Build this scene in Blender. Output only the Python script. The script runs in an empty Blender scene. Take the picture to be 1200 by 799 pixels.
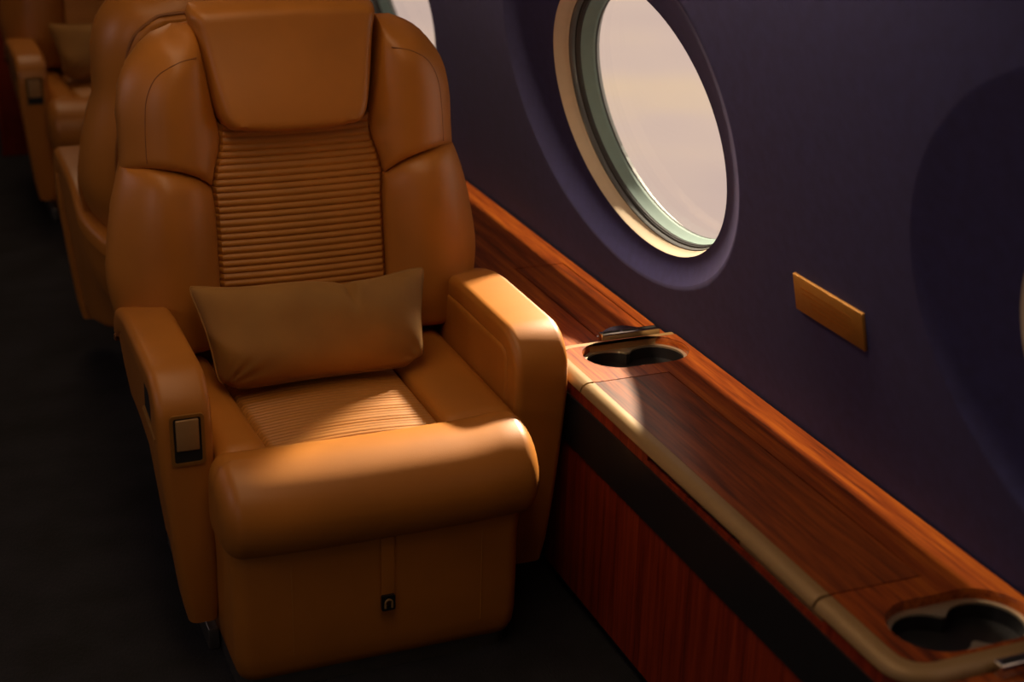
import bpy, bmesh, math, random
from mathutils import Vector, Matrix
from mathutils.geometry import tessellate_polygon
random.seed(7)
scene = bpy.context.scene
col = scene.collection
PI = math.pi

# ------------------------------------------------------------------ helpers
def link(o, parent=None):
    col.objects.link(o)
    if parent is not None:
        o.parent = parent
    return o

def mesh_obj(name, verts, faces, mat, parent=None, smooth=True):
    me = bpy.data.meshes.new(name)
    me.from_pydata([tuple(v) for v in verts], [], faces)
    me.validate()
    bm = bmesh.new(); bm.from_mesh(me)
    bmesh.ops.remove_doubles(bm, verts=bm.verts, dist=1e-6)
    bmesh.ops.recalc_face_normals(bm, faces=bm.faces)
    bm.to_mesh(me); bm.free()
    if smooth:
        for p in me.polygons:
            p.use_smooth = True
        try:
            me.set_sharp_from_angle(angle=math.radians(42))
        except Exception:
            pass
    if mat: me.materials.append(mat)
    o = bpy.data.objects.new(name, me)
    return link(o, parent)

def empty(name, loc=(0, 0, 0), rz=0):
    o = bpy.data.objects.new(name, None)
    o.location = loc; o.rotation_euler = (0, 0, rz); o.empty_display_size = .1
    return link(o)

def tag(o, label=None, cat=None, group=None, kind=None):
    if label: o['label'] = label
    if cat: o['category'] = cat
    if group: o['group'] = group
    if kind: o['kind'] = kind
    return o

class MB:
    def __init__(s): s.v = []; s.f = []
    def add(s, v, f):
        b = len(s.v); s.v += [tuple(p) for p in v]; s.f += [tuple(i + b for i in q) for q in f]; return s
    def build(s, name, mat, parent=None, smooth=True): return mesh_obj(name, s.v, s.f, mat, parent, smooth)

def lerp(a, b, t): return a + (b - a) * t
def sstep(t):
    t = max(0., min(1., t)); return t * t * (3 - 2 * t)

def catmull(pts, n=10):
    out = []
    P = [Vector(p) for p in pts]
    for i in range(len(P) - 1):
        p0 = P[max(i - 1, 0)]; p1 = P[i]; p2 = P[i + 1]; p3 = P[min(i + 2, len(P) - 1)]
        for k in range(n):
            t = k / n
            out.append(.5 * ((2 * p1) + (p2 - p0) * t + (2 * p0 - 5 * p1 + 4 * p2 - p3) * t * t + (3 * p1 - p0 - 3 * p2 + p3) * t ** 3))
    out.append(P[-1].copy())
    return out

def resample(pts, n):
    L = [0.]
    for a, b in zip(pts, pts[1:]): L.append(L[-1] + (b - a).length)
    T = L[-1]; out = []
    j = 0
    for i in range(n + 1):
        s = n_space(i / n) * T
        while j < len(L) - 2 and L[j + 1] < s: j += 1
        d = L[j + 1] - L[j]
        t = (s - L[j]) / d if d > 1e-9 else 0
        out.append(pts[j].lerp(pts[j + 1], max(0, min(1, t))))
    return out
def n_space(t): return .45 * t + .55 * (.5 - .5 * math.cos(PI * t))   # denser near the edges

def uniform(pts, n):
    L = [0.]
    for a, b in zip(pts, pts[1:]): L.append(L[-1] + (b - a).length)
    T = L[-1]; out = []; j = 0
    for i in range(n + 1):
        s = i / n * T
        while j < len(L) - 2 and L[j + 1] < s: j += 1
        d = L[j + 1] - L[j]; t = (s - L[j]) / d if d > 1e-9 else 0
        out.append(pts[j].lerp(pts[j + 1], max(0, min(1, t))))
    return out

def segdist(p, poly):
    m = 1e9
    for a, b in zip(poly, poly[1:]):
        ab = b - a; l2 = ab.length_squared
        t = 0 if l2 == 0 else max(0, min(1, (p - a).dot(ab) / l2))
        m = min(m, (p - a - ab * t).length_squared)
    return math.sqrt(m)

def circ(t):
    t = max(0, min(1, t)); return math.sqrt(max(0, 1 - (1 - t) ** 2))

def pad(bottom, right, top, left, mp, H, edges, nu=30, nv=30, depth=0.02, extra=None, raw=False):
    """upholstered solid over a four-sided outline; edges = ((radius, floor) for bottom,right,top,left)"""
    def prep(c, n):
        c = [Vector((p[0], p[1])) for p in c]
        c = catmull([(p.x, p.y) for p in c], 8) if len(c) > 2 else c
        return resample([Vector((p[0], p[1])) for p in c], n)
    B, T = prep(bottom, nu), prep(top, nu); L, R = prep(left, nv), prep(right, nv)
    Bd, Rd, Td, Ld = B[::2] + [B[-1]], R[::2] + [R[-1]], T[::2] + [T[-1]], L[::2] + [L[-1]]
    V = []; F = []
    W = nu + 1
    fr = []; bk = []
    for j in range(nv + 1):
        tv = n_space(j / nv)
        for i in range(nu + 1):
            tu = n_space(i / nu)
            p = (B[i] * (1 - tv) + T[i] * tv) + (L[j] * (1 - tu) + R[j] * tu) - (
                (B[0] * (1 - tu) + B[-1] * tu) * (1 - tv) + (T[0] * (1 - tu) + T[-1] * tu) * tv)
            k = 1.
            for poly, (r, fl) in zip((Bd, Rd, Td, Ld), edges):
                if fl >= 1: continue
                k *= fl + (1 - fl) * circ(segdist(p, poly) / r)
            hh = H(tu, tv, p) if callable(H) else H
            h = hh * k
            if extra: h += extra(tu, tv, p) * k
            fr.append(mp(p.x, p.y, h)); bk.append(mp(p.x, p.y, -depth))
    V = fr + bk; n = len(fr)
    for j in range(nv):
        for i in range(nu):
            a = j * W + i
            F.append((a, a + 1, a + W + 1, a + W)); F.append((n + a, n + a + W, n + a + W + 1, n + a + 1))
    for i in range(nu):
        F.append((i, n + i, n + i + 1, i + 1)); a = nv * W + i; F.append((a, a + 1, n + a + 1, n + a))
    for j in range(nv):
        a = j * W; F.append((a, a + W, n + a + W, n + a)); a = j * W + nu; F.append((a, n + a, n + a + W, a + W))
    return V, F

def loft(secs, cap=True):
    n = len(secs[0]); V = [p for s in secs for p in s]; F = []
    for k in range(len(secs) - 1):
        for i in range(n):
            j = (i + 1) % n
            F.append((k * n + i, k * n + j, (k + 1) * n + j, (k + 1) * n + i))
    if cap:
        F.append(tuple(range(n))[::-1]); F.append(tuple((len(secs) - 1) * n + i for i in range(n)))
    return V, F

def rrect(w, h, r, k=5, cx=0, cy=0):
    out = []
    for (sx, sy, a0) in ((1, 1, 0), (-1, 1, 90), (-1, -1, 180), (1, -1, 270)):
        for i in range(k + 1):
            a = math.radians(a0 + 90 * i / k)
            out.append((cx + sx * (w / 2 - r) + r * math.cos(a), cy + sy * (h / 2 - r) + r * math.sin(a)))
    return out

def prism(outer, z0, z1, holes=(), bevel=0.):
    loops = [[Vector((p[0], p[1], 0)) for p in l] for l in (list([outer]) + list(holes))]
    tri = tessellate_polygon(loops)
    flat = [p for l in loops for p in l]; n = len(flat)
    V = [(p.x, p.y, z0) for p in flat] + [(p.x, p.y, z1) for p in flat]
    F = [tuple(t)[::-1] for t in tri] + [tuple(i + n for i in t) for t in tri]
    b = 0
    for l in loops:
        m = len(l)
        for i in range(m):
            j = (i + 1) % m
            F.append((b + i, b + j, n + b + j, n + b + i))
        b += m
    return V, F

def box(x0, x1, y0, y1, z0, z1):
    v = [(x, y, z) for z in (z0, z1) for y in (y0, y1) for x in (x0, x1)]
    return v, [(0, 2, 3, 1), (4, 5, 7, 6), (0, 1, 5, 4), (2, 6, 7, 3), (0, 4, 6, 2), (1, 3, 7, 5)]

def rbox(x0, x1, y0, y1, z0, z1, r=.004, k=3):
    """box with all edges rounded"""
    bm = bmesh.new(); v, f = box(x0, x1, y0, y1, z0, z1)
    vs = [bm.verts.new(p) for p in v]
    for q in f: bm.faces.new([vs[i] for i in q])
    bmesh.ops.bevel(bm, geom=list(bm.edges), offset=r, segments=k, affect='EDGES', profile=.5)
    bm.verts.index_update()
    V = [tuple(p.co) for p in bm.verts]; F = [tuple(p.index for p in q.verts) for q in bm.faces]
    bm.free(); return V, F

def tube(pts, r, n=8, closed=False):
    P = [Vector(p) for p in pts]; secs = []
    m = len(P)
    up = None
    for i in range(m):
        if closed: t = P[(i + 1) % m] - P[i - 1]
        else: t = P[min(i + 1, m - 1)] - P[max(i - 1, 0)]
        t.normalize()
        if up is None:
            up = Vector((0, 0, 1)) if abs(t.z) < .9 else Vector((1, 0, 0))
        a = t.cross(up)
        if a.length < 1e-5: a = t.orthogonal()
        a.normalize(); b = a.cross(t).normalized(); up = b
        secs.append([P[i] + (a * math.cos(2 * PI * k / n) + b * math.sin(2 * PI * k / n)) * r for k in range(n)])
    if closed: secs.append(secs[0])
    return loft(secs, cap=not closed)

# ------------------------------------------------------------------ materials
def new_mat(name):
    m = bpy.data.materials.new(name); m.use_nodes = True
    nt = m.node_tree; b = nt.nodes['Principled BSDF']
    return m, nt, b
def N(nt, t, **k):
    n = nt.nodes.new(t)
    for a, v in k.items(): setattr(n, a, v)
    return n
def coords(nt, scale=(1, 1, 1)):
    tc = N(nt, 'ShaderNodeTexCoord'); mp = N(nt, 'ShaderNodeMapping'); mp.inputs['Scale'].default_value = scale
    nt.links.new(tc.outputs['Object'], mp.inputs['Vector']); return mp
def ramp(nt, fac, stops):
    r = N(nt, 'ShaderNodeValToRGB'); e = r.color_ramp.elements
    e[0].position, e[0].color = stops[0][0], (*stops[0][1], 1)
    e[1].position, e[1].color = stops[-1][0], (*stops[-1][1], 1)
    for p, c in stops[1:-1]:
        q = e.new(p); q.color = (*c, 1)
    nt.links.new(fac, r.inputs['Fac']); return r
def bump(nt, b, height, strength=.1, dist=.001):
    n = N(nt, 'ShaderNodeBump'); n.inputs['Strength'].default_value = strength; n.inputs['Distance'].default_value = dist
    nt.links.new(height, n.inputs['Height']); nt.links.new(n.outputs['Normal'], b.inputs['Normal'])

def leather_mat(name, c, rough=.42, rib=False):
    m, nt, b = new_mat(name)
    mp = coords(nt)
    n1 = N(nt, 'ShaderNodeTexNoise'); n1.inputs['Scale'].default_value = 6; n1.inputs['Detail'].default_value = 3
    nt.links.new(mp.outputs[0], n1.inputs['Vector'])
    r = ramp(nt, n1.outputs['Fac'], [(.3, tuple(x * .88 for x in c)), (.7, tuple(min(1, x * 1.08) for x in c))])
    nt.links.new(r.outputs['Color'], b.inputs['Base Color'])
    b.inputs['Roughness'].default_value = rough
    b.inputs['Specular IOR Level'].default_value = .45
    v = N(nt, 'ShaderNodeTexVoronoi'); v.inputs['Scale'].default_value = 520
    nt.links.new(mp.outputs[0], v.inputs['Vector'])
    bump(nt, b, v.outputs['Distance'], .12, .0006)
    return m

def wood_mat(name, scale, dark, mid, light, rough=.06, coat=.5, wscale=1.):
    m, nt, b = new_mat(name)
    mp = coords(nt, scale)
    n0 = N(nt, 'ShaderNodeTexNoise'); n0.inputs['Scale'].default_value = 1.0; n0.inputs['Detail'].default_value = 5; n0.inputs['Distortion'].default_value = .6
    n1 = N(nt, 'ShaderNodeTexNoise'); n1.inputs['Scale'].default_value = 5.0; n1.inputs['Detail'].default_value = 6; n1.inputs['Roughness'].default_value = .65
    for n in (n0, n1): nt.links.new(mp.outputs[0], n.inputs['Vector'])
    mx = N(nt, 'ShaderNodeMath', operation='MULTIPLY_ADD'); mx.inputs[1].default_value = .45
    nt.links.new(n1.outputs['Fac'], mx.inputs[0])
    m2 = N(nt, 'ShaderNodeMath', operation='MULTIPLY'); m2.inputs[1].default_value = .62
    nt.links.new(n0.outputs['Fac'], m2.inputs[0]); nt.links.new(m2.outputs[0], mx.inputs[2])
    r = ramp(nt, mx.outputs[0], [(.36, dark), (.5, mid), (.68, light)])
    nt.links.new(r.outputs['Color'], b.inputs['Base Color'])
    b.inputs['Roughness'].default_value = .5; b.inputs['Specular IOR Level'].default_value = .2
    b.inputs['Coat Weight'].default_value = coat; b.inputs['Coat Roughness'].default_value = rough
    return m

def plain(name, c, rough=.5, metal=0., noise=0., nscale=40):
    m, nt, b = new_mat(name)
    b.inputs['Roughness'].default_value = rough; b.inputs['Metallic'].default_value = metal
    mp = coords(nt); n1 = N(nt, 'ShaderNodeTexNoise'); n1.inputs['Scale'].default_value = nscale; n1.inputs['Detail'].default_value = 4
    nt.links.new(mp.outputs[0], n1.inputs['Vector'])
    r = ramp(nt, n1.outputs['Fac'], [(.3, tuple(x * (1 - noise) for x in c)), (.7, tuple(min(1, x * (1 + noise)) for x in c))])
    nt.links.new(r.outputs['Color'], b.inputs['Base Color'])
    return m, nt, b

LEATHER = leather_mat('saddle_leather', (.44, .158, .021))
LEATHER_D = leather_mat('leather_seam', (.24, .082, .013), .5)
LEATHER_R = leather_mat('saddle_leather_ribbed', (.46, .18, .027), .46)
STITCH, _, _ = plain('stitch_thread', (.55, .26, .07), .7, 0, .05)
WOOD = wood_mat('mahogany_top', (44, 2.0, 44), (.075, .014, .003), (.24, .046, .005), (.43, .112, .010), .13, .45)
WOOD_T = wood_mat('mahogany_leaf', (38, 2.0, 38), (.052, .013, .005), (.155, .032, .006), (.31, .074, .010), .24, .35)
WOOD_V = wood_mat('mahogany_front', (3, 60, 2.0), (.085, .008, .002), (.19, .018, .004), (.30, .036, .007), .2, .4)
BRONZE_SHEEN, _, _ = plain('bronze_sheen_tan', (.30, .185, .075), .48, .2, .04)  # bronze fittings; on the console lips its tan stands in for reflections on polished wood
BRASS, _, _ = plain('brass_plate', (.31, .14, .022), .5, .4, .08, 60)
CHROME, _, _ = plain('polished_metal', (.62, .57, .50), .16, 1., .03)
ALU, _, _ = plain('grey_metal', (.30, .29, .27), .35, .9, .05)
BLACK, _, _ = plain('black_satin', (.012, .012, .014), .35, 0, .1)
BLACKGAP, _, _ = plain('black_recess', (.006, .006, .006), .7, 0, .1)
CREAM, _, _ = plain('window_reveal_cream', (.52, .41, .28), .45, 0, .03)
GREY, _, _ = plain('window_frame_grey', (.10, .105, .105), .3, .3, .04)
SEAL, _, _ = plain('window_seal_black', (.03, .03, .03), .4, 0, .04)
GREEN, _, _ = plain('window_retainer_green', (.17, .26, .24), .6, 0, .04)
CUPM, _, _ = plain('cup_insert_metal', (.66, .58, .42), .3, .8, .03)
BUTTON, _, _ = plain('button_tan', (.36, .20, .075), .45, .2, .05)

WALL, nt, b = plain('purple_suede', (.022, .0225, .095), .85, 0, .16, 45)
b.inputs['Sheen Weight'].default_value = .18; b.inputs['Sheen Roughness'].default_value = .45
b.inputs['Sheen Tint'].default_value = (.55, .48, .85, 1); b.inputs['Specular IOR Level'].default_value = .25
n2 = N(nt, 'ShaderNodeTexNoise'); n2.inputs['Scale'].default_value = 900; bump(nt, b, n2.outputs['Fac'], .25, .001)

VELVET, nt, b = plain('brown_velvet', (.28, .128, .022), .8, 0, .12, 9)
b.inputs['Sheen Weight'].default_value = .28; b.inputs['Sheen Roughness'].default_value = .35
b.inputs['Sheen Tint'].default_value = (.95, .58, .22, 1)
mpv = coords(nt, (500, 60, 500)); nv_ = N(nt, 'ShaderNodeTexNoise'); nv_.inputs['Scale'].default_value = 1.; nt.links.new(mpv.outputs[0], nv_.inputs['Vector'])
bump(nt, b, nv_.outputs['Fac'], .25, .001)

CARPET, nt, b = plain('dark_carpet', (.008, .008, .011), .95, 0, .75, 7)
n2 = N(nt, 'ShaderNodeTexNoise'); n2.inputs['Scale'].default_value = 700; bump(nt, b, n2.outputs['Fac'], .6, .004)
CEIL, _, _ = plain('ceiling_cloth', (.42, .38, .34), .8, 0, .03)
LWALL, _, _ = plain('aisle_wall_cloth', (.20, .15, .13), .8, 0, .05)

GLASS = bpy.data.materials.new('window_glass'); GLASS.use_nodes = True
nt = GLASS.node_tree; nt.nodes.clear()
o_ = N(nt, 'ShaderNodeOutputMaterial'); mix = N(nt, 'ShaderNodeMixShader'); tr = N(nt, 'ShaderNodeBsdfTransparent'); gl = N(nt, 'ShaderNodeBsdfGlossy')
fr_ = N(nt, 'ShaderNodeFresnel'); fr_.inputs['IOR'].default_value = 1.25
tr.inputs['Color'].default_value = (.93, .93, .92, 1); gl.inputs['Roughness'].default_value = .02
ge = N(nt, 'ShaderNodeNewGeometry'); iv = N(nt, 'ShaderNodeMath', operation='SUBTRACT'); iv.inputs[0].default_value = 1
nt.links.new(ge.outputs['Backfacing'], iv.inputs[1]); mu = N(nt, 'ShaderNodeMath', operation='MULTIPLY')
nt.links.new(fr_.outputs[0], mu.inputs[0]); nt.links.new(iv.outputs[0], mu.inputs[1])
nt.links.new(mu.outputs[0], mix.inputs[0]); nt.links.new(tr.outputs[0], mix.inputs[1]); nt.links.new(gl.outputs[0], mix.inputs[2]); nt.links.new(mix.outputs[0], o_.inputs[0])

# ------------------------------------------------------------------ cabin shell
YW = 1.393; ZW = .47; SL = .22
def wx(z):                         # inner face of the right hand wall, leaning in as it rises
    return YW - SL * (z - ZW)
WIN_Y = (2.63, 1.112, 4.19, 5.72)
ZC, WA, WB = .885, .368, .269      # window opening
SA, SB, SZC, SYO = .515, .362, .915, .05     # scooped surround
RD = .028
def sup(th, n=2.0):
    c, s = math.cos(th), math.sin(th)
    return (abs(c) ** (2 / n) * (1 if c >= 0 else -1), abs(s) ** (2 / n) * (1 if s >= 0 else -1))
WN = 2.02
V = []; F = []
mbw = MB()
ys = [.32, 1.90, 3.44, 5.0, 6.64]
Z0, Z1 = .0, 1.62
K = 160
for yc, ya, yb in ((WIN_Y[1], ys[0], ys[1]), (WIN_Y[0], ys[1], ys[2]), (WIN_Y[2], ys[2], ys[3]), (WIN_Y[3], ys[3], ys[4])):
    rings = []
    # dish rings between opening (depth RD) and scoop edge (depth 0), then flat wall out to the cell rectangle
    def rectpt(th):
        c, s = math.cos(th), math.sin(th)
        hx = (yb - ya) / 2; cyc = (ya + yb) / 2
        # ray from (yc, SZC)
        ts = []
        if c > 1e-9: ts.append((yb - yc - SYO) / c)
        if c < -1e-9: ts.append((ya - yc - SYO) / c)
        if s > 1e-9: ts.append((Z1 - SZC) / s)
        if s < -1e-9: ts.append((Z0 - SZC) / s)
        t = min(ts); return yc + SYO + c * t, SZC + s * t
    angs = sorted([2 * PI * k / K for k in range(K)] + [math.atan2(zz - SZC, yy - yc - SYO) % (2 * PI) for yy in (ya, yb) for zz in (Z0, Z1)])
    T1 = [0, .06, .14, .25, .38, .52, .66, .78, .87, .93, .97, 1.0]
    D1 = lambda t: RD * (1 - t ** 1.15)
    for t in T1:
        r = []
        for th in angs:
            c, s = sup(th, WN)
            y = lerp(yc + WA * c, yc + SYO + SA * c, t); z = lerp(ZC + WB * s, SZC + SB * s, t)
            r.append((wx(z) + D1(t), y, z))
        rings.append(r)
    for t in (.015, .04, .08, .2, .4, .6, .8, 1.0):
        r = []
        for th in angs:
            c, s = sup(th, WN); py, pz = rectpt(th)
            y = lerp(yc + SYO + SA * c, py, t); z = lerp(SZC + SB * s, pz, t)
            r.append((wx(z), y, z))
        rings.append(r)
    v = [p for r in rings for p in r]; n = len(angs); f = []
    for k in range(len(rings) - 1):
        for i in range(n):
            j = (i + 1) % n
            f.append((k * n + i, k * n + j, (k + 1) * n + j, (k + 1) * n + i))
    mbw.add(v, f)
wall = mbw.build('wall_right', WALL)
for p in wall.data.polygons: p.use_smooth = True
try:
    wall.data.set_sharp_from_angle(angle=math.radians(75))
except Exception: pass
tag(wall, 'dark purple suede sidewall with scooped oval window surrounds', 'wall', kind='structure')

def window(i, yc):
    w = empty('window_%d' % i, (wx(ZC) + RD, yc, ZC - WB)); 
    nm = {1: 'oval cabin window beside the nearest seat', 2: 'oval cabin window cut by the right edge of the photo', 3: 'oval cabin window partly hidden behind the nearest seat back', 4: 'oval cabin window farthest along the cabin'}[i]
    tag(w, nm, 'window', kind='structure')
    ox, oy, oz = w.location
    n = 96
    def ring(sc, dx, dz=0.):
        return [(wx(ZC + WB * sc * sup(2 * PI * k / n, WN)[1]) + RD + dx - ox, WA * sc * sup(2 * PI * k / n, WN)[0], ZC + dz + WB * sc * sup(2 * PI * k / n, WN)[1] - oz) for k in range(n)]
    def shell(name, spec, mat):
        secs = [ring(*s) for s in spec]
        v, f = loft(secs, cap=False)
        return mesh_obj(name, v, f, mat, w)
    shell('reveal', [(1.0, 0.), (.998, .0015), (.994, .006), (.988, .013), (.981, .020), (.974, .025), (.968, .028), (.966, .034), (1.0, .040), (1.03, .03), (1.03, .0)], CREAM)
    shell('inner_frame', [(.969, .030), (.960, .0305), (.953, .036), (.953, .042), (.98, .050)], GREY)
    shell('seal', [(.955, .041), (.946, .0435), (.942, .0428), (.938, .048), (.934, .0472), (.931, .053), (.96, .060)], SEAL)
    shell('retainer', [(.933, .052), (.929, .0515), (.917, .064), (.904, .074), (.902, .076), (.901, .081), (.94, .083)], GREEN)
    shell('outer_ring', [(.903, .080), (.900, .0805), (.898, .084), (.91, .0855)], SEAL)
    v = ring(.925, .080) + ring(.925, .085); f = [tuple(range(n))[::-1], tuple(range(n, 2 * n))] + [(k, (k + 1) % n, n + (k + 1) % n, n + k) for k in range(n)]
    mesh_obj('pane', v, f, GLASS, w, smooth=False)
    return w
for i, yc in enumerate(WIN_Y): window(i + 1, yc)
# outer fuselage skin with window holes keeps daylight out everywhere else
mbs = MB()
for yc, ya, yb in ((WIN_Y[1], ys[0], ys[1]), (WIN_Y[0], ys[1], ys[2]), (WIN_Y[2], ys[2], ys[3]), (WIN_Y[3], ys[3], ys[4])):
    outer = [(ya, Z0), (yb, Z0), (yb, Z1), (ya, Z1)]
    hole = [(yc + WA * .935 * sup(2 * PI * k / 64, WN)[0], ZC + WB * .935 * sup(2 * PI * k / 64, WN)[1]) for k in range(64)]
    v, f = prism(outer, 0, .008, [hole])
    mbs.add([(wx(p[1]) + RD + .088 + p[2], p[0], p[1]) for p in v], f)
tag(mbs.build('trim_1', plain('fuselage_skin', (.35, .36, .36), .5)[0], smooth=False), 'outer fuselage skin behind the purple sidewall', 'trim', kind='structure')

o = mesh_obj('floor', *prism([(-1.3, -1.2), (1.56, -1.2), (1.56, 7.2), (-1.3, 7.2)], -.05, 0), CARPET, smooth=False)
tag(o, 'dark carpeted cabin floor and aisle', 'floor', kind='structure')
o = mesh_obj('ceiling', *prism([(-1.3, -1.2), (1.75, -1.2), (1.75, 7.2), (-1.3, 7.2)], 2.02, 2.06), CEIL, smooth=False)
tag(o, 'pale cabin ceiling', 'ceiling', kind='structure')
o = mesh_obj('wall_left', *box(-1.3, -1.22, -1.2, 7.2, 0, 2.02), LWALL, smooth=False); tag(o, 'cabin wall across the aisle', 'wall', kind='structure')
o = mesh_obj('wall_front', *box(-1.3, 1.75, -1.2, -1.12, 0, 2.02), LWALL, smooth=False); tag(o, 'forward cabin bulkhead', 'wall', kind='structure')
o = mesh_obj('wall_back', *box(-1.3, 1.75, 7.0, 7.1, 0, 2.02), LWALL, smooth=False); tag(o, 'aft cabin bulkhead', 'wall', kind='structure')
# upper side: valance trim over the windows that hides the wash light
mv = MB()
xt = wx(1.60)
mv.add(*box(xt - .12, xt + .02, -1.12, 7.0, 1.60, 1.63))
v, f = prism([(1.112, 1.60), (1.166, 1.40), (1.170, 1.40), (1.120, 1.60)], -1.12, 7.0)
mv.add([(p[0], p[2], p[1]) for p in v], f)
mv.add(*box(xt - .12, xt - .10, -1.12, 7.0, 1.60, 2.02))
o = mv.build('trim_2', CEIL, smooth=False); tag(o, 'valance shelf above the windows', 'trim', kind='structure')
o = mesh_obj('trim_3', *box(wx(.3) + .2, 1.75, -1.12, .32, 0, 2.02), LWALL, smooth=False); tag(o, 'forward sidewall panel', 'trim', kind='structure')

# ------------------------------------------------------------------ seat
SX, SY = .715, 2.62
def yb(z): return .18 + .12 * (z - .5) + .05       # base plane of the back cushions (local)
def back_map(x, z, h): return (x, yb(z) - h, z)
def rear_map(x, z, h): return (x, yb(z) + h, z)

def mirror(c): return [(-p[0], p[1]) for p in c]
OUT = [(.345, .44), (.366, .51), (.376, .585), (.367, .665), (.352, .736), (.333, .795)]
OUT2 = [(.333, .795), (.331, .83), (.331, .87), (.329, .91), (.317, .96), (.292, 1.0), (.258, 1.033), (.215, 1.052)]
SEAM = [(.172, .757), (.20, .782), (.24, .798), (.285, .803), (.333, .795)]
INL = [(.172, .44), (.1695, .56), (.169, .64), (.169, .70), (.172, .757)]
INU = [(.172, .757), (.165, .79), (.152, .83), (.150, .865), (.158, .90), (.167, .96), (.177, 1.02), (.182, 1.052)]
HL0 = [(-.105, .857), (-.132, .866), (-.148, .885), (-.157, .915), (-.168, .975), (-.178, 1.035), (-.185, 1.068), (-.178, 1.088)]
HL = [(p[0] * .97, .857 + (p[1] - .857) * 1.012) for p in HL0]

def make_seat():
    root = empty('cabin_seat', (SX, SY, 0))
    # --- backrest
    sh = MB()
    full = [(.275, .36), (.315, .44), (.352, .51), (.374, .585)] + OUT[3:] + OUT2[1:]
    v, f = pad([(-.25, .30), (.25, .30)], [(.25, .30)] + full, [(-.215, 1.052), (0, 1.060), (.215, 1.052)], [(-.25, .30)] + mirror(full),
               rear_map, .13, ((.02, .5), (.09, 0), (.07, .0), (.09, 0)), 36, 36, depth=.0)
    sh.add(v, f)
    shell = sh.build('back_shell', LEATHER, root)
    inn = [(.235, .34), (.285, .5), (.303, .66), (.283, .78), (.274, .87), (.254, .94), (.205, .985)]
    v, f = pad([(-.235, .34), (.235, .34)], inn, [(-.205, .985), (0, .995), (.205, .985)], mirror(inn), rear_map, .138,
               ((.012, .93), (.012, .93), (.012, .93), (.012, .93)), 24, 24, depth=-.10)
    rp = mesh_obj('rear_panel', v, f, LEATHER, root)
    ctl = inn[:-1] + [(.212, .978), (.18, .990), (.08, .9945), (0, .995)]
    hf = [(p.x, p.y) for p in catmull(ctl, 6)]
    loop = hf + [(-a, b_) for a, b_ in hf[-2::-1]]
    mesh_obj('piping', *tube([rear_map(a * 1.004, b_, .1295) for a, b_ in loop], .0035, 6), LEATHER_D, rp)
    def ribs(tu, tv, p):
        s = (p.y - .44) / .0131
        return -.0075 * (1 - abs(math.sin(PI * s)) ** .7)
    # ribbed centre panel: straight rows so that every rib is clean
    Vv = []; rows = 34 * 8
    def half(z):
        pts = INL + INU[1:5]
        for a, b_ in zip(pts, pts[1:]):
            if a[1] <= z <= b_[1]: return lerp(a[0], b_[0], (z - a[1]) / (b_[1] - a[1]))
        return pts[-1][0]
    NU = 22
    for j in range(rows + 1):
        z = lerp(.44, .872, j / rows); hw = half(z) + .002
        for i in range(NU + 1):
            u = 2 * i / NU - 1; u = math.copysign(abs(u) ** .7, u)
            x = u * hw; e = min(1, (hw - abs(x)) / .014)
            h = .052 + .008 * (1 - u * u) - .016 * (1 - circ(e))
            s = (z - .44) / .0131
            h += -.0045 * (1 - abs(math.sin(PI * s)) ** .6)
            Vv.append(back_map(x, z, h))
    Fv = []
    W = NU + 1
    for j in range(rows):
        for i in range(NU):
            a = j * W + i; Fv.append((a, a + 1, a + W + 1, a + W))
    n = len(Vv)
    Vv += [back_map(p[0], p[2], -.01) for p in list(Vv)]
    Fv += [tuple(q + n for q in t)[::-1] for t in Fv]
    for i in range(NU): Fv.append((i, n + i, n + i + 1, i + 1)); a = rows * W + i; Fv.append((a, a + 1, n + a + 1, n + a))
    for j in range(rows): a = j * W; Fv.append((a, a + W, n + a + W, n + a)); a += NU; Fv.append((a, n + a, n + a + W, a + W))
    o = mesh_obj('back_insert', Vv, Fv, LEATHER_R, root); o['label'] = 'horizontally ribbed leather centre panel of the backrest'
    # wings
    def Hl(tu, tv, p):
        u = (abs(p.x) - .17) / .2
        return .066 + .050 * math.sin(PI * min(1, max(0, u)) ** .85) ** 1.2 * (.55 + .45 * (1 - abs(2 * tv - 1) ** 3)) + .012 * tv
    def Hu(tu, tv, p):
        u = (abs(p.x) - .15) / .18
        return .062 + .040 * math.sin(PI * min(1, max(0, u)) ** .9) ** 1.2
    for s in (-1, 1):
        c = (lambda q: q) if s > 0 else mirror
        v, f = pad(c([(.172, .44), (.345, .44)]), c(OUT), c(SEAM), c(INL), back_map, Hl, ((.02, .5), (.075, 0), (.030, .70), (.045, .74)), 30, 34, depth=.01)
        mesh_obj('lower_wing', v, f, LEATHER, root)
        v, f = pad(c(SEAM), c(OUT2), c([(.182, 1.052), (.215, 1.052)]), c(INU), back_map, Hu, ((.022, .80), (.075, 0), (.045, 0.15), (.03, .78)), 30, 34, depth=.01)
        uw = mesh_obj('upper_wing', v, f, LEATHER, root)
        # boxing seam running round the shoulder of the wing
        def uwh(x, z):
            p = Vector((abs(x), z))
            h = Hu(0, 0, Vector((x, z)))
            d = segdist(p, [Vector(q) for q in catmull(OUT2, 6)])
            return h * circ(d / .075)
        path = catmull([(.292, .815), (.290, .88), (.283, .935), (.262, .975), (.225, .998), (.188, 1.005)], 8)
        pts = [back_map(s * p[0], p[1], uwh(s * p[0], p[1]) - .0005) for p in path]
        v, f = tube(pts, .0012, 6); mesh_obj('stitched_seam', v, f, LEATHER_D, uw)
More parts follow.
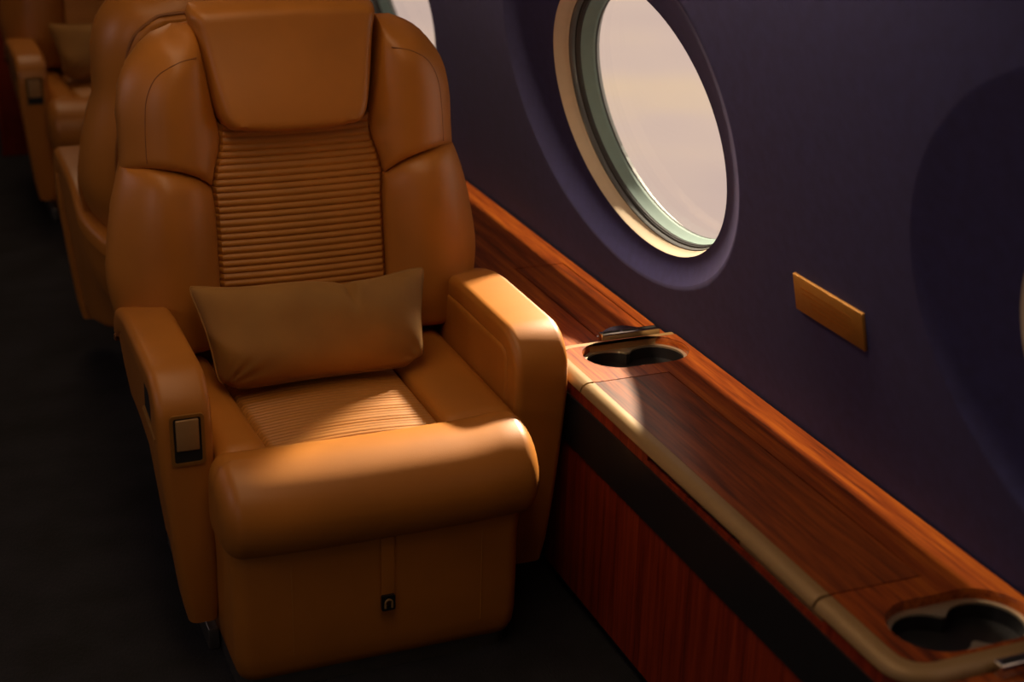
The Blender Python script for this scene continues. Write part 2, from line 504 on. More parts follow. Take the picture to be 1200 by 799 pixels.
    # headrest
    v, f = pad([HL[0], (0, .8535), mirror(HL)[0]], mirror(HL), [HL[-1], (0, HL[-1][1] + .005), mirror(HL)[-1]], HL, lambda x, z, h: back_map(x - .008, z, h),
               lambda tu, tv, p: lerp(.112, .070, sstep(tv)) + .006 * (1 - (2 * tu - 1) ** 2), ((.024, .35), (.022, .40), (.022, 0.0), (.022, .40)), 36, 34, depth=.0)
    hr = mesh_obj('headrest', v, f, LEATHER, root)
    # --- seat cushion
    ci = -.014                        # cushion centre
    def top_map(zb): return lambda x, y, h: (x, y, zb + h)
    v, f = pad([(-.272, -.26), (.272, -.26)], [(.272, -.26), (.272, .19)], [(-.272, .19), (.272, .19)], [(-.272, -.26), (-.272, .19)], top_map(.30), .085, ((.02, .5), (.02, .5), (.02, .5), (.02, .5)), 10, 10, depth=.02)
    mesh_obj('seat_pan', v, f, LEATHER, root)
    il, ir = -.187 , .136
    rows = 32 * 8; Vv = []
    for j in range(rows + 1):
        y = lerp(-.258, .19, j / rows); t = j / rows
        a, b_ = il - .018 * max(0, t) * .9, ir - .0 * t
        for i in range(NU + 1):
            u = 2 * i / NU - 1; u = math.copysign(abs(u) ** .7, u)
            x = lerp(a, b_, (u + 1) / 2); e = min(1, min(x - a, b_ - x) / .014)
            h = .028 + .010 * (1 - u * u) - .012 * (1 - circ(e)) - .0036 * (1 - abs(math.sin(PI * (y + .258) / .0118)) ** .7)
            Vv.append((x, y, .385 + h))
    Fv = []
    for j in range(rows):
        for i in range(NU):
            a = j * W + i; Fv.append((a, a + 1, a + W + 1, a + W))
    n = len(Vv); Vv += [(p[0], p[1], .372) for p in list(Vv)]; Fv += [tuple(q + n for q in t)[::-1] for t in Fv]
    for i in range(NU): Fv.append((i, n + i, n + i + 1, i + 1)); a = rows * W + i; Fv.append((a, a + 1, n + a + 1, n + a))
    for j in range(rows): a = j * W; Fv.append((a, a + W, n + a + W, n + a)); a += NU; Fv.append((a, n + a, n + a + W, a + W))
    o = mesh_obj('seat_insert', Vv, Fv, LEATHER_R, root); o['label'] = 'ribbed leather centre of the seat cushion'
    for (x0, x1, x2, x3, inner) in ((-.276, il, -.276, il - .0165, 1), (ir, .276, ir, .276, -1)):
        e_in, e_out = (.03, .72), (.03, .6)
        ed = ((.02, .9), e_in, (.02, .6), e_out) if inner == 1 else ((.02, .9), e_out, (.02, .6), e_in)
        v, f = pad([(x0, -.262), (x1, -.262)], [(x1, -.262), (x3, .19)], [(x2, .19), (x3, .19)], [(x0, -.262), (x2, .19)], top_map(.375),
                   lambda tu, tv, p: .052 + .004 * math.sin(PI * tu), ed, 18, 20, depth=.01)
        mesh_obj('seat_bolster', v, f, LEATHER, root)
    # front roll
    prof = [(-.252, .405), (-.262, .424), (-.285, .437), (-.315, .4405), (-.350, .436), (-.385, .420), (-.410, .394), (-.423, .360), (-.420, .322), (-.402, .291), (-.372, .277), (-.33, .273), (-.27, .276), (-.245, .30), (-.24, .36)]
    pc = catmull([(a, b_) for a, b_ in prof + prof[:1]], 4)[:-1]
    cy, cz = -.33, .355
    secs = []
    x0, x1, r = -.299, .273, .034
    xs = [x0 + r * (1 - math.cos(PI / 2 * k / 8)) for k in range(9)] + [lerp(x0 + r, x1 - r, k / 14) for k in range(1, 14)] + [x1 - r + r * math.sin(PI / 2 * k / 8) for k in range(9)]
    for x in xs:
        d = min(x - x0, x1 - x); t = circ(min(1, d / r))
        sh_ = .052 * (1 - t)
        u = (x - ci) / .28
        sec = []
        for a, b_ in pc:
            vy, vz = a - cy, b_ - cz; L = math.hypot(vy, vz)
            k = max(.02, (L - sh_) / L)
            sec.append((x, cy + vy * k + (.012 * (abs(u) ** 3) if a < cy else 0), cz + vz * k - .004 * (1 - u * u) * (1 if b_ > cz else 0) + (.004 * math.exp(-((x - .225) / .045) ** 2) * sstep((b_ - .40) / .03))))
        secs.append(sec)
    fr = mesh_obj('front_roll', *loft(secs), LEATHER, root)
    for s, xx in ((-1, x0 + .02), (1, x1 - .02)):
        pass
    # --- pedestal
    secs = []
    for z, g in ((.028, -.018), (.034, -.010), (.05, -.004), (.08, -.001), (.15, 0), (.24, 0), (.292, 0.004), (.30, .002)):
        xa, xb = -.284 - g - .006 * (1 - z / .3) * 0, .241 + g + 0
        k = rrect(xb - xa, .60 + 2 * g, .03, 6, (xa + xb) / 2, -.38 + .30)
        secs.append([(a, b_, z) for a, b_ in k])
    ped = mesh_obj('pedestal', *loft(secs), LEATHER, root)
    for x in (-.183, .164):
        mesh_obj('stitched_seam', *tube([(x, -.3795, .075), (x, -.3805, .15), (x, -.3805, .285)], .0012, 6), LEATHER_R, ped)
    st = mesh_obj('pull_strap', *rbox(-.0255, -.0005, -.3865, -.378, .150, .286, .002), LEATHER, ped)
    bk = MB()
    outer = rrect(.025, .030, .003, 3); inner = rrect(.011, .016, .004, 4, 0, -.001)
    v, f = prism(outer, 0, .006, [inner]); bk.add([(-.0145 + p[0], -.3865 - p[2], .153 + p[1]) for p in v], f)
    bk2 = bk.build('buckle', BLACK, ped)
    arch = [(-.006, -.008), (-.006, .002)] + [(.006 * math.cos(math.radians(a)), .002 + .006 * math.sin(math.radians(a))) for a in range(180, -1, -20)] + [(.006, -.008)]
    mesh_obj('buckle_ring', *tube([(-.0145 + p[0], -.3935, .152 + p[1]) for p in arch], .0022, 8), BRONZE_SHEEN, ped)
    mesh_obj('swivel_base', *prism(rrect(.50, .56, .03, 4, -.025, -.08), 0, .05), ALU, root)
    for x in (-.288, .243):
        mesh_obj('floor_track', *rbox(x - .010, x + .010, -.20, .22, 0.0, .045, .003), ALU, root)
    # --- armrests : a padded band that climbs the front, runs back and wraps behind the shell
    ZT = .562
    def arm_path(s):
        pts = []
        for y, z in ((-.236, .085), (-.241, .13), (-.246, .2), (-.249, .28), (-.25, .36), (-.25, .43), (-.25, .47)): pts.append((s * .325, y, z))
        R = .082
        for k in range(1, 9):
            a = PI / 2 * k / 8
            pts.append((s * .325, -.25 + R * (1 - math.cos(a)), .48 + R * math.sin(a)))
        for y, z in ((-.10, ZT), (-.04, ZT), (.02, ZT), (.07, .5615), (.12, .557), (.16, .549), (.20, .536)): pts.append((s * .325, y, z))
        R = .20
        for k in range(1, 9):
            a = PI / 2 * k / 8
            pts.append((s * (.325 - R * (1 - math.cos(a))), .20 + R * math.sin(a), .536 - .126 * sstep(k / 8 * .75 + .2) / sstep(.95) * (1 if k else 0)))
        pts.append((s * .06, .40, .408)); pts.append((0, .40, .408))
        return pts
    for s in (-1, 1):
        P = [Vector(p) for p in arm_path(s)]; secs = []
        m = len(P)
        for i in range(m):
            t = (P[min(i + 1, m - 1)] - P[max(i - 1, 0)]).normalized()
            hxy = Vector((t.x, t.y, 0))
            if i <= 19 or hxy.length < .05: lat = Vector((1, 0, 0)) * -s
            else:
                lat = Vector((-hxy.y, hxy.x, 0)).normalized()
                if s < 0: pass
                if lat.dot(Vector((-P[i].x, -P[i].y * .0, 0))) < 0 and i < 27: lat = -lat
                if i >= 27: lat = Vector((0, -1, 0)) if abs(t.x) > .9 else lat
                if i >= 22 and lat.dot(Vector((-s * .5, -.5, 0))) < 0: lat = -lat
            nrm = t.cross(lat)
            if i < 8:
                if nrm.y > 0: nrm = -nrm
            elif nrm.z < 0 and i > 14: nrm = -nrm
            elif i <= 14 and (nrm.y > 0 and nrm.z < 0): nrm = -nrm
            # section: lat inner side +, outer side -
            fz = P[i].z if i < 8 else .5
            w_out = .0475 - (.032 * max(0, (.42 - fz) / .33)) if i < 8 else .0475
            if s > 0: w_out += .012
            w_in = .0475
            th = lerp(.075, .052, sstep((i - 5) / 12))
            if i > 19: th = .052
            kk = 1.
            r = .016
            if i == 0: kk = .55
            if i == 1: kk = .93
            w = (w_out + w_in); cxx = (w_in - w_out) / 2
            sec = rrect(w * (1 if i > 1 else (.86 if i == 0 else .97)), th, min(r, th * .42), 5, cxx, -th / 2)
            secs.append([P[i] + lat * a + nrm * b_ for a, b_ in sec])
        arm = mesh_obj('armrest', *loft(secs), LEATHER, root)
        # body below the band (inner wall and leaning outer panel, wrapping round the back)
        secs = []
        path = [(s * .325, -.236), (s * .325, -.18), (s * .325, -.10), (s * .325, 0), (s * .325, .07), (s * .325, .12), (s * .325, .16), (s * .325, .20)]
        path += [(s * (.325 - .20 * (1 - math.cos(PI / 2 * k / 8))), .20 + .20 * math.sin(PI / 2 * k / 8)) for k in range(1, 9)] + [(s * .06, .40), (0, .40)]
        def ztop(y, i):
            if y < -.09: return lerp(.44, .531, sstep((y + .236) / .14))
            zc = .5625
            for (y0, z0), (y1, z1) in zip(capline, capline[1:]):
                if y0 <= y <= y1: zc = lerp(z0, z1, (y - y0) / max(1e-6, y1 - y0))
            return zc - .032
        capline = sorted({(round(p[1], 5), p[2]) for p in arm_path(s)[16:26]})
        m = len(path)
        for i, (x, y) in enumerate(path):
            a = Vector((path[min(i + 1, m - 1)][0] - path[max(i - 1, 0)][0], path[min(i + 1, m - 1)][1] - path[max(i - 1, 0)][1], 0)).normalized()
            out = Vector((a.y * s, -a.x * s, 0))
            if i < 7: out = Vector((s, 0, 0))
            if i >= m - 2: out = Vector((0, 1, 0))
            zt = ztop(y, i)
            zb = [.110, .128, .146, .150, .155, .165, .178, .195][i] if i < 8 else lerp(.20, .23, min(1, (i - 8) / 8))
            sec = []
            def ox(z): return .0435 + (.011 if s > 0 else 0) - .1 * max(0, .5 - z) * (1 if i < 8 else lerp(1, .6, (i - 7) / 8)) - .40 * sstep((y + .02) / .25) * max(0, .36 - z)
            zs = [zt, lerp(zt, zb + .02, .28), lerp(zt, zb + .02, .52), lerp(zt, zb + .02, .78), zb + .02, zb + .006]
            for z in zs: sec.append(Vector((x, y, z)) + out * ox(z))
            sec.append(Vector((x, y, zb)) + out * (ox(zb) - .008))
            sec.append(Vector((x, y, zb)) + out * (-.030))
            sec.append(Vector((x, y, zb + .01)) + out * (-.042))
            sec.append(Vector((x, y, zt)) + out * (-.042))
            secs.append(sec)
        sp = mesh_obj('side_panel', *loft(secs), LEATHER, root)
        # dark leather trim under the band
        def strip(s):
            pts = []
            for i, (x, y) in enumerate(path[7:-1]):
                i += 7
                a = Vector((path[min(i + 1, m - 1)][0] - path[max(i - 1, 0)][0], path[min(i + 1, m - 1)][1] - path[max(i - 1, 0)][1], 0)).normalized()
                out = Vector((a.y * s, -a.x * s, 0)) if i >= 7 else Vector((s, 0, 0))
                pts.append(Vector((x, y, ztop(y, i) - .022)) + out * .0445)
            return pts
        mesh_obj('dark_trim', *tube(strip(s), .006, 6), LEATHER_D, sp)
        # padded inner face
        xi = s * .2835
        def in_map(y, z, h): return (xi - s * h, y, z)
        c1 = [(-.205, .395), (-.205, .49), (-.213, .505), (-.20, .523), (-.18, .528)]
        v, f = pad([(-.205, .395), (.16, .395)], [(.16, .395), (.16, .520)], [(-.185, .524), (.16, .520)], [(-.205, .395), (-.207, .47), (-.203, .507), (-.185, .524)], in_map, .009, ((.012, .1),) * 4, 24, 16, depth=.006)
        mesh_obj('inner_pad', v, f, LEATHER, arm)
        v, f = pad([(-.185, .340), (.16, .340)], [(.16, .340), (.16, .388)], [(-.185, .388), (.16, .388)], [(-.185, .340), (-.185, .388)], in_map, .016, ((.014, .1),) * 4, 16, 10, depth=.006)
        mesh_obj('inner_pad', v, f, LEATHER, arm)
        if s < 0:
            bx, bz = -.3225, .4545
            v, f = prism(rrect(.058, .094, .007, 4), 0, .004, [rrect(.047, .083, .004, 3)])
            mesh_obj('button_frame', [(bx + p[0], -.2495 - p[2], bz + p[1]) for p in v], f, BRASS, arm)
            v, f = prism(rrect(.049, .085, .004, 3), 0, .0025)
            mesh_obj('button_recess', [(bx + p[0], -.2486 - p[2], bz + p[1]) for p in v], f, BLACKGAP, arm)
            mesh_obj('recline_button', *rbox(bx - .0195, bx + .0195, -.2555, -.2500, bz - .019, bz + .0385, .0022), BUTTON, arm)
            v, f = prism([(-.235, .455), (-.12, .462), (-.125, .516), (-.14, .522), (-.215, .522), (-.23, .515)], 0, .003)
            mesh_obj('side_slot', [(-.3665 - p[2], p[0] + .01, p[1]) for p in v], f, BLACKGAP, sp)
            mesh_obj('slot_trim', *tube([(-.3695, -.226, .449), (-.3695, -.108, .460)], .005, 6), BRASS, sp)
    return root

seat = make_seat()
tag(seat, 'nearest caramel leather cabin seat, facing the camera with a brown cushion', 'seat', 'caramel leather cabin seats')
def copy_tree(o, parent=None):
    c = o.copy(); col.objects.link(c)
    if parent is not None:
        c.parent = parent; c.matrix_parent_inverse = o.matrix_parent_inverse
    for ch in o.children: copy_tree(ch, c)
    return c
s2 = copy_tree(seat); s2.location = (.748, 3.78, 0); s2.rotation_euler = (0, 0, PI)
tag(s2, 'caramel leather seat turned away, back to back behind the nearest seat', 'seat', 'caramel leather cabin seats')
s3 = copy_tree(seat); s3.location = (.748, 5.34, 0)
tag(s3, 'farthest caramel leather seat at the top left corner, facing the camera', 'seat', 'caramel leather cabin seats')

# ------------------------------------------------------------------ throw pillow
def make_pillow(name, loc):
    # local: x across, z up the pillow face, y thickness ; corners measured on the leaning face
    TL, TR, BL, BR = Vector((-.236, .212)), Vector((.228, .200)), Vector((-.205, .004)), Vector((.196, .006))
    nu, nv = 100, 60; fr = []; bk = []
    for j in range(nv + 1):
        v = j / nv
        for i in range(nu + 1):
            u = i / nu
            p = (BL * (1 - u) + BR * u) * (1 - v) + (TL * (1 - u) + TR * u) * v
            su, sv = 2 * u - 1, 2 * v - 1
            # edges pulled in between the corners
            p.y -= (.020 + .006 * math.sin(9 * u + 1) + .006 * math.exp(-((u - .63) / .03) ** 2)) * (1 - su * su) * v ** 3 - .004 * (1 - su * su) * (1 - v) ** 3
            p.x -= .010 * su * (1 - sv * sv)
            k = (su * su * sv * sv) ** 5 * (1 if v < .5 else .25)
            p.x -= .034 * su * k; p.y -= .022 * sv * k
            e = max(0, (1 - abs(su) ** 2.6)) * max(0, (1 - abs(sv) ** 2.4))
            h = .074 * e ** .47
            w = 0
            # creases fanning from the corners and the pinch in the top edge
            w += .017 * math.exp(-((u - .63 - .03 * (1 - v)) / .020) ** 2) * -sstep((v - .5) / .4) * (1 - v ** 10)
            w += .008 * math.exp(-((u - .68) / .035) ** 2) * sstep((v - .6) / .4)
            for k, (a0, ln) in enumerate(((18, .33), (38, .26), (62, .2), (80, .2))):
                dx, dy = u * 1.9, v
                r = math.hypot(dx, dy); an = math.degrees(math.atan2(dy, dx))
                w += -.016 * math.exp(-((an - a0) / 7) ** 2) * sstep(r / .12) * (1 - sstep(r / (ln * 1.8)))
            for k, (a0, ln) in enumerate(((25, .2), (55, .22))):
                dx, dy = (1 - u) * 1.9, v
                r = math.hypot(dx, dy); an = math.degrees(math.atan2(dy, dx))
                w += -.008 * math.exp(-((an - a0) / 8) ** 2) * sstep(r / .12) * (1 - sstep(r / (ln * 1.8)))
            w += .004 * math.sin(17 * u + 6 * v) * (1 - v) ** 2 * sstep((.45 - u) / .4) + .003 * math.sin(23 * u - 9 * v) * v ** 3
            w += .007 * math.sin(5.2 * u + 3.1 * v) * math.sin(4.3 * v + 1.2)
            h2 = max(0, h + w * min(1, e * 6))
            fr.append((p.x, -h2, p.y)); bk.append((p.x, h * .8, p.y))
    W = nu + 1; n = len(fr); F = []
    for j in range(nv):
        for i in range(nu):
            a = j * W + i; F.append((a, a + 1, a + W + 1, a + W)); F.append((n + a, n + a + W, n + a + W + 1, n + a + 1))
    for i in range(nu):
        F.append((i, n + i, n + i + 1, i + 1)); a = nv * W + i; F.append((a, a + 1, n + a + 1, n + a))
    for j in range(nv):
        a = j * W; F.append((a, a + W, n + a + W, n + a)); a = j * W + nu; F.append((a, n + a, n + a + W, a + W))
    root = empty(name, loc)
    c = mesh_obj('cover', fr + bk, F, VELVET, root)
    c.rotation_euler = (math.radians(-31), 0, 0)
    # welt along the seam
    ed = [fr[i] for i in range(0, nu + 1, 2)] + [fr[j * W + nu] for j in range(2, nv + 1, 2)] + [fr[nv * W + i] for i in range(nu - 2, -1, -2)] + [fr[j * W] for j in range(nv - 2, 0, -2)]
    s = mesh_obj('seam_edge', *tube(ed, .0022, 6, closed=True), VELVET, c)
    return root
PIL = 'velvet cushions on the seats'
p1 = make_pillow('throw_pillow', (.697, 2.585, .432))
tag(p1, 'brown velvet lumbar cushion leaning on the nearest seat', 'cushion', PIL)
p3 = copy_tree(p1); p3.location = (.748, 5.30, .432)
tag(p3, 'brown velvet lumbar cushion on the farthest seat', 'cushion', PIL)

# ------------------------------------------------------------------ side console (raised unit with folding table)
ZL = .47
CX0, CY0, CY1 = 1.105, 1.333, 2.53
def plan(off=0., y0=CY0, y1=CY1, r=.062, x1=None, k=8):
    x0 = CX0 + off; y0 += off; y1 -= off; xr = 1.386 if x1 is None else x1
    pts = [(xr, y0)]
    for i in range(k + 1):
        a = math.radians(270 - 90 * i / k); pts.append((x0 + r + r * math.cos(a), y0 + r + r * math.sin(a)))
    for i in range(k + 1):
        a = math.radians(180 - 90 * i / k); pts.append((x0 + r + r * math.cos(a), y1 - r + r * math.sin(a)))
    pts.append((xr, y1)); return pts
con = empty('side_console', (1.25, 1.93, 0))
tag(con, 'polished mahogany side console with folding table and two cup wells, below the window wall', 'console')
con_inv = Matrix.Translation((-1.25, -1.93, 0))
def cpart(name, vf, mat, parent=None, smooth=True, off=(1.25, 1.93, 0)):
    v, f = vf
    return mesh_obj(name, [(p[0] - off[0], p[1] - off[1], p[2] - off[2]) for p in v], f, mat, parent or con, smooth)
cpart('front_panel', prism(plan(.004), .030, .329), WOOD_V)
cpart('toe_kick', prism(plan(.018), 0, .030), BLACK)
cpart('dark_band', prism(plan(.0), .329, .4295), BLACK)
def stadium(cx, cy, L, r, k=14):
    return [(cx + L + r * math.cos(math.radians(a)), cy + r * math.sin(math.radians(a))) for a in [-90 + 180 * i / k for i in range(k + 1)]] + \
           [(cx - L + r * math.cos(math.radians(a)), cy + r * math.sin(math.radians(a))) for a in [90 + 180 * i / k for i in range(k + 1)]]
CUPS = [(1.272, 2.446), (1.266, 1.434)]
TX1, TY0, TY1 = 1.287, 1.548, 2.336
g = .0028
holes = [stadium(cx, cy, .042, .066) for cx, cy in CUPS]
# deck: outer plan minus the table leaf (a notch from the aisle side)
LW = .027                          # width of the bullnose edge
pl = plan(LW, r=.040, x1=1.388)
def notch(pl, x0):
    k = len(pl) // 2
    i = max(j for j, p in enumerate(pl) if p[1] < 1.9)
    return pl[:i + 1] + [(x0, TY0), (TX1, TY0), (TX1, TY1), (x0, TY1)] + pl[i + 1:]
deck = cpart('deck', prism(notch(pl, CX0 + LW), .4295, ZL, holes), WOOD, smooth=False)
# bevelled rims of the wells
for cx, cy in CUPS:
    secs = [[(a, b, z) for a, b in stadium(cx, cy, .042, r)] for r, z in ((.0685, ZL + .0002), (.0665, ZL - .0012), (.0645, ZL - .005), (.0640, ZL - .016), (.0665, ZL - .016))]
    cpart('well_rim', loft(secs, cap=False), WOOD)
# folding table leaf with its own length of bullnose
leaf = cpart('folding_table', prism([(CX0 + LW, TY0 + g), (TX1 - g, TY0 + g), (TX1 - g, TY1 - g), (CX0 + LW, TY1 - g)], .440, ZL), WOOD_T, smooth=False)
leaf['label'] = 'flush folding table leaf outlined by a thin dark groove'
def nosing(pts):
    """half-round edge swept along a plan path (outermost line)"""
    secs = []
    P = [Vector((p[0], p[1], 0)) for p in pts]
    for i in range(len(P)):
        t = (P[min(i + 1, len(P) - 1)] - P[max(i - 1, 0)]).normalized(); inn = Vector((t.y, -t.x, 0))
        sec = [P[i] + inn * (LW + .0005) + Vector((0, 0, ZL))]
        for k in range(9):
            a = PI / 2 * k / 8
            sec.append(P[i] + inn * (.019 - .019 * math.sin(a)) + Vector((0, 0, ZL - .0165 + .0165 * math.cos(a))))
        sec.append(P[i] + inn * .003 + Vector((0, 0, ZL - .019)))
        sec.append(P[i] + inn * LW + Vector((0, 0, ZL - .019)))
        secs.append(sec)
    return loft(secs)
pe = plan(0.)
far = [(CX0, TY1 + g)] + [p for p in pe[1:-1] if p[1] > 2.2] + [(1.386, CY1)]
near = [(1.386, CY0)] + [p for p in pe[1:-1] if p[1] < 1.7] + [(CX0, TY0 - g)]
cpart('bullnose_edge', nosing(far), BRONZE_SHEEN); cpart('bullnose_edge', nosing(near), BRONZE_SHEEN)
def cpart2(name, vf, mat, parent): return cpart(name, vf, mat, parent)
cpart2('table_edge', nosing([(CX0, TY0 + g), (CX0, 1.8), (CX0, 2.0), (CX0, TY1 - g)]), BRONZE_SHEEN, leaf)
# wood fascia between the bullnose and the dark band, with the finger slot under the leaf
def ring_prism(o0, o1, z0, z1, y_keep):
    a = [p for p in plan(o0) if y_keep(p[1])]; b_ = [p for p in plan(o1, r=.05) if y_keep(p[1])]
    return a, b_
fasc = MB()
fasc.add(*prism(plan(.003), .4295, .4400))
pts_hi = [p for p in plan(.003) if p[1] > 2.2]; 
fasc.add(*prism([(1.386, 2.10), (1.108, 2.065)] + pts_hi, .4400, .4525))
pts_lo = [p for p in plan(.003) if p[1] < 1.7]
fasc.add(*prism(pts_lo + [(1.108, 1.531), (1.386, 1.531)], .4400, .4525))
# keep the wells open: fascia is only a 25 mm deep strip along the edge
def strip_poly(path, d):
    P = [Vector((p[0], p[1], 0)) for p in path]; inn = []
    for i in range(len(P)):
        t = (P[min(i + 1, len(P) - 1)] - P[max(i - 1, 0)]).normalized(); inn.append((P[i] + Vector((t.y, -t.x, 0)) * d))
    return [(p.x, p.y) for p in P] + [(p.x, p.y) for p in inn[::-1]]
fasc = MB()
pf = plan(.003)
fasc.add(*prism(strip_poly(pf, .022), .4297, .4400))
fasc.add(*prism(strip_poly([(1.108, 2.066)] + [p for p in pf if p[1] > 2.2], .022), .4400, .4520))
fasc.add(*prism(strip_poly([p for p in pf if p[1] < 1.7] + [(1.108, 1.526)], .022), .4400, .4520))
cpart('edge_fascia', (fasc.v, fasc.f), WOOD_V, smooth=False)
sl = MB()
sl.add(*box(1.116, 1.130, 1.762, 2.066, .4400, .4520))
cpart('finger_slot', (sl.v, sl.f), BLACKGAP, smooth=False)
sl = MB(); sl.add(*box(1.1125, 1.130, 1.526, 1.762, .4400, .4520))
cpart('latch_strip', (sl.v, sl.f), BRONZE_SHEEN, smooth=False)
# cup inserts
def peanut(cx, cy, r=.0535, dx=.0455, k=18):
    a0 = math.degrees(math.acos(dx / r)) + 6
    pts = []
    for i in range(k + 1):
        a = math.radians(lerp(-(180 - a0), 180 - a0, i / k)); pts.append((cx + dx + r * math.cos(a), cy + r * math.sin(a)))
    for i in range(k + 1):
        a = math.radians(lerp(a0, 360 - a0, i / k)); pts.append((cx - dx + r * math.cos(a), cy + r * math.sin(a)))
    return pts
for cx, cy in CUPS:
    cy2 = cy
    pn = peanut(cx, cy2)
    up = []
    ins = MB(); ins.add(*prism(stadium(cx, cy, .042, .0655), ZL - .019, ZL - .015, [pn]))
    c = cpart('cup_insert', (ins.v, ins.f), CUPM)
    wl = MB()
    secs = [[(a, b, z) for a, b in peanut(cx, cy2, r)] for r, z in ((.0535, ZL - .019), (.0525, ZL - .06), (.0505, ZL - .095))]
    v, f = loft(secs, cap=False); n = len(secs[0]); f.append(tuple(range(2 * n, 3 * n)))
    wl.add(v, f)
    cpart('cup_well', (wl.v, wl.f), BLACK, c)

# ------------------------------------------------------------------ low ledges before and behind the console
ZR = .455
def ledge(name, label, y0, y1, groove):
    r = empty(name, (1.25, (y0 + y1) / 2, 0)); tag(r, label, 'ledge')
    off = (1.25, (y0 + y1) / 2, 0)
    X0 = 1.138
    cpart('ledge_front', prism([(X0 + .006, y0), (1.386, y0), (1.386, y1), (X0 + .006, y1)], .03, .435), WOOD_V, r, False, off)
    cpart('toe_kick', prism([(X0 + .02, y0), (1.386, y0), (1.386, y1), (X0 + .02, y1)], 0, .03), BLACK, r, False, off)
    gx0, gx1, gy0, gy1 = groove
    cpart('ledge_top', prism([(X0, y0), (1.389, y0), (1.389, y1), (X0, y1)], .435, ZR, [[(gx0, gy0), (gx1, gy0), (gx1, gy1), (gx0, gy1)]]), WOOD, r, False, off)
    e = .0036
    cpart('hatch_gap', prism([(gx0 - .004, gy0 - .004), (gx1 + .004, gy0 - .004), (gx1 + .004, gy1 + .004), (gx0 - .004, gy1 + .004)], .4351, .4362), BLACKGAP, r, False, off)
    cpart('hatch', prism([(gx0 + e, gy0 + e), (gx1 - e, gy0 + e), (gx1 - e, gy1 - e), (gx0 + e, gy1 - e)], .4363, ZR - .0002), WOOD, r, False, off)
    return r, off
rl, roff = ledge('window_ledge', 'low mahogany ledge running behind the console to the far seats', 2.5312, 6.6, (1.247, 1.367, 2.575, 3.009))
fl, foff = ledge('window_ledge', 'low mahogany ledge at the lower right corner, in front of the console', .33, 1.3318, (1.247, 1.367, .86, 1.288))
def hinge(root, off, yb_, s):
    """s=+1: lies on the far side of the console end"""
    ya, yb2 = sorted((yb_ - s * .001, yb_ + s * .017))
    h = cpart('hinge_plate', rbox(1.240, 1.368, ya, yb2, ZR, ZR + .0205, .002), CHROME, root, True, off)
    for x0, x1 in ((1.247, 1.282), (1.288, 1.320), (1.326, 1.361)):
        o2 = cpart('hinge_slot', box(x0, x1, ya + .005, yb2 - .005, ZR + .0200, ZR + .0208), BLACKGAP, h, False, off)
    # arched pull standing just behind the plate
    secs = []
    for k in range(15):
        t = k / 14; x = lerp(1.246, 1.364, t); b_ = math.sin(PI * t)
        y = yb_ + s * (.036 + .020 * b_); hgt = .003 + .004 * b_; d = .004 + .022 * b_
        secs.append([(x, y - d / 2, ZR), (x, y + d / 2, ZR), (x, y + d / 2 - s * .002, ZR + hgt), (x, y - d / 2, ZR + hgt * .8)])
    cpart('pull_leaf', loft(secs), CHROME, root, True, off)
hinge(rl, roff, 2.5325, 1)
hinge(fl, foff, 1.3305, -1)

# ------------------------------------------------------------------ wall plaque
pq = empty('wall_plaque', (wx(.742), 1.908, .742)); tag(pq, 'small brass plaque fixed to the purple wall beside the window', 'plaque')
tilt = math.atan(SL)
def onw(v): # plaque coordinates (along -y, up, out) -> wall
    a, u, h = v; n = Vector((-math.cos(tilt), 0, -math.sin(tilt))); up = Vector((-math.sin(tilt), 0, math.cos(tilt)))
    return Vector((0, -a, 0)) + up * u + n * h
v, f = rbox(-.099, .099, -.0325, .0325, .0003, .006, .0012)
mesh_obj('plate', [onw(p) for p in v], f, BRASS, pq)
dk, _, _ = plain('engraved_brass', (.34, .135, .016), .5, .6, .1, 200)
eg = MB()
for k, (w0, w1) in enumerate(((-.078, .070), (-.074, .055), (-.05, .072), (-.046, .06))):
    eg.add(*box(w0, w1, .012 - .009 * k, .0155 - .009 * k, .0058, .00615))
mesh_obj('engraved_lines', [onw(p) for p in eg.v], eg.f, dk, pq, False)

# ------------------------------------------------------------------ wood partition behind the farthest seat
pt = empty('wooden_partition', (.9, 6.05, 0)); tag(pt, 'dark red mahogany partition standing behind the farthest seat', 'partition')
mesh_obj('panel', *rbox(-.52, .34, -.02, .02, .0, 1.95, .004), WOOD_V, pt)
mesh_obj('edge_post', *rbox(-.535, -.521, -.024, .024, .0, 1.95, .003), WOOD_V, pt)

# ------------------------------------------------------------------ light
world = bpy.data.worlds.new('hangar_daylight'); scene.world = world; world.use_nodes = True
nt = world.node_tree; bg = nt.nodes['Background']
tc = N(nt, 'ShaderNodeTexCoord'); mp = N(nt, 'ShaderNodeMapping'); mp.inputs['Scale'].default_value = (1.2, 1.2, 4.)
nt.links.new(tc.outputs['Generated'], mp.inputs['Vector'])
nz = N(nt, 'ShaderNodeTexNoise'); nz.inputs['Scale'].default_value = 4.5; nz.inputs['Detail'].default_value = 2
nt.links.new(mp.outputs[0], nz.inputs['Vector'])
r = ramp(nt, nz.outputs['Fac'], [(.35, (.54, .40, .37)), (.55, (.64, .47, .39)), (.74, (.74, .53, .35))])
nt.links.new(r.outputs['Color'], bg.inputs['Color']); bg.inputs['Strength'].default_value = 1.3

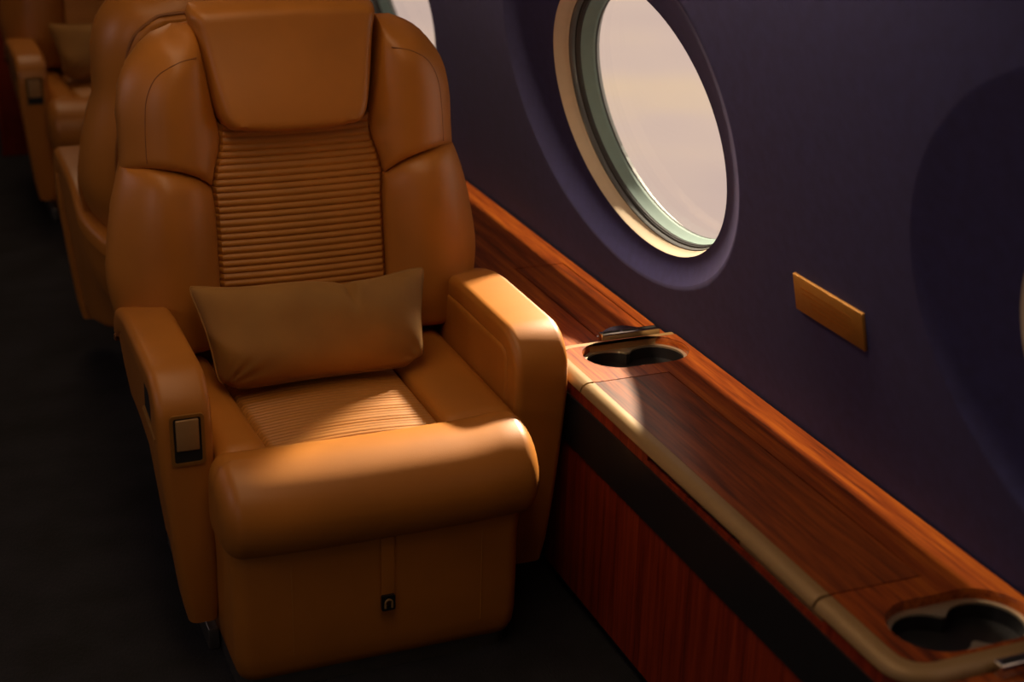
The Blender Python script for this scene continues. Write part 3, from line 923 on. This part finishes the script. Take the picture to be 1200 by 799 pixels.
def area(name, loc, target, size, power, color, size_y=None, spread=None):
    l = bpy.data.lights.new(name, 'AREA'); l.energy = power; l.color = color; l.size = size
    if size_y: l.shape = 'RECTANGLE'; l.size_y = size_y
    if spread: l.spread = math.radians(spread)
    o = bpy.data.objects.new(name, l); link(o); o.location = loc
    dz = (Vector(loc) - Vector(target)).normalized()         # size runs across the cabin, size_y along it
    ay = Vector((0, 1, 0)); ay = (ay - dz * ay.dot(dz)).normalized(); ax = ay.cross(dz)
    o.matrix_world = Matrix(((ax.x, ay.x, dz.x, loc[0]), (ax.y, ay.y, dz.y, loc[1]), (ax.z, ay.z, dz.z, loc[2]), (0, 0, 0, 1)))
    return o
wc = Vector((1.37, 2.63, .885))
for d, p in ((Vector((1., .86, .74)), 27),):
    d.normalize()
    area('window_daylight', wc + d * 3.0, wc - d, .16, p, (1., .84, .62), spread=34)
# ceiling wash over the aisle
area('ceiling_wash', (.40, 2.7, 2.0), (.50, 2.8, 0), .5, 14, (1., .69, .41), 3.6)
area('ceiling_wash', (.45, 5.5, 2.0), (.50, 5.4, 0), .5, 7, (1., .69, .41), 1.6)  # unseen second lamp, added to brighten the farthest seat
# side wash strip hidden above the windows
area('wash_strip', (1.137, 2.75, 1.585), (1.341, 2.75, .47), .003, 30, (1., .76, .50), 2.3)
# windows across the aisle
for y in (.6, 2.2, 3.8):
    area('aisle_window_light', (-1.20, y, 1.25), (.7, y + .3, .7), .3, 2.4, (.95, .76, .76), .45)

# ------------------------------------------------------------------ camera
cd = bpy.data.cameras.new('camera'); cam = bpy.data.objects.new('camera', cd); link(cam)
f_ = 1800.
vy = Vector((-785, -745, f_)); vx = Vector((4706, -608, f_)); vx = vx - vy * (vx.dot(vy) / vy.dot(vy))
Y = vy.normalized(); X = vx.normalized(); Zd = Y.cross(X)
if Zd.y < 0: Zd = -Zd
right = Vector((X[0], Y[0], -Zd[0])); down = Vector((X[1], Y[1], -Zd[1])); fwd = Vector((X[2], Y[2], -Zd[2]))
M = Matrix((( right.x, -down.x, -fwd.x, 0), (right.y, -down.y, -fwd.y, 0), (right.z, -down.z, -fwd.z, 1.59162), (0, 0, 0, 1)))
cam.matrix_world = M
cd.sensor_fit = 'HORIZONTAL'; cd.sensor_width = 36; cd.lens = f_ / 1200 * 36
cd.clip_start = .05
cd.dof.use_dof = True; cd.dof.focus_distance = 2.85; cd.dof.aperture_fstop = 2.6
scene.camera = cam
vs = scene.view_settings
vs.view_transform = 'Standard'; vs.look = 'None'; vs.gamma = 1; vs.use_curve_mapping = False; vs.exposure = 0.0
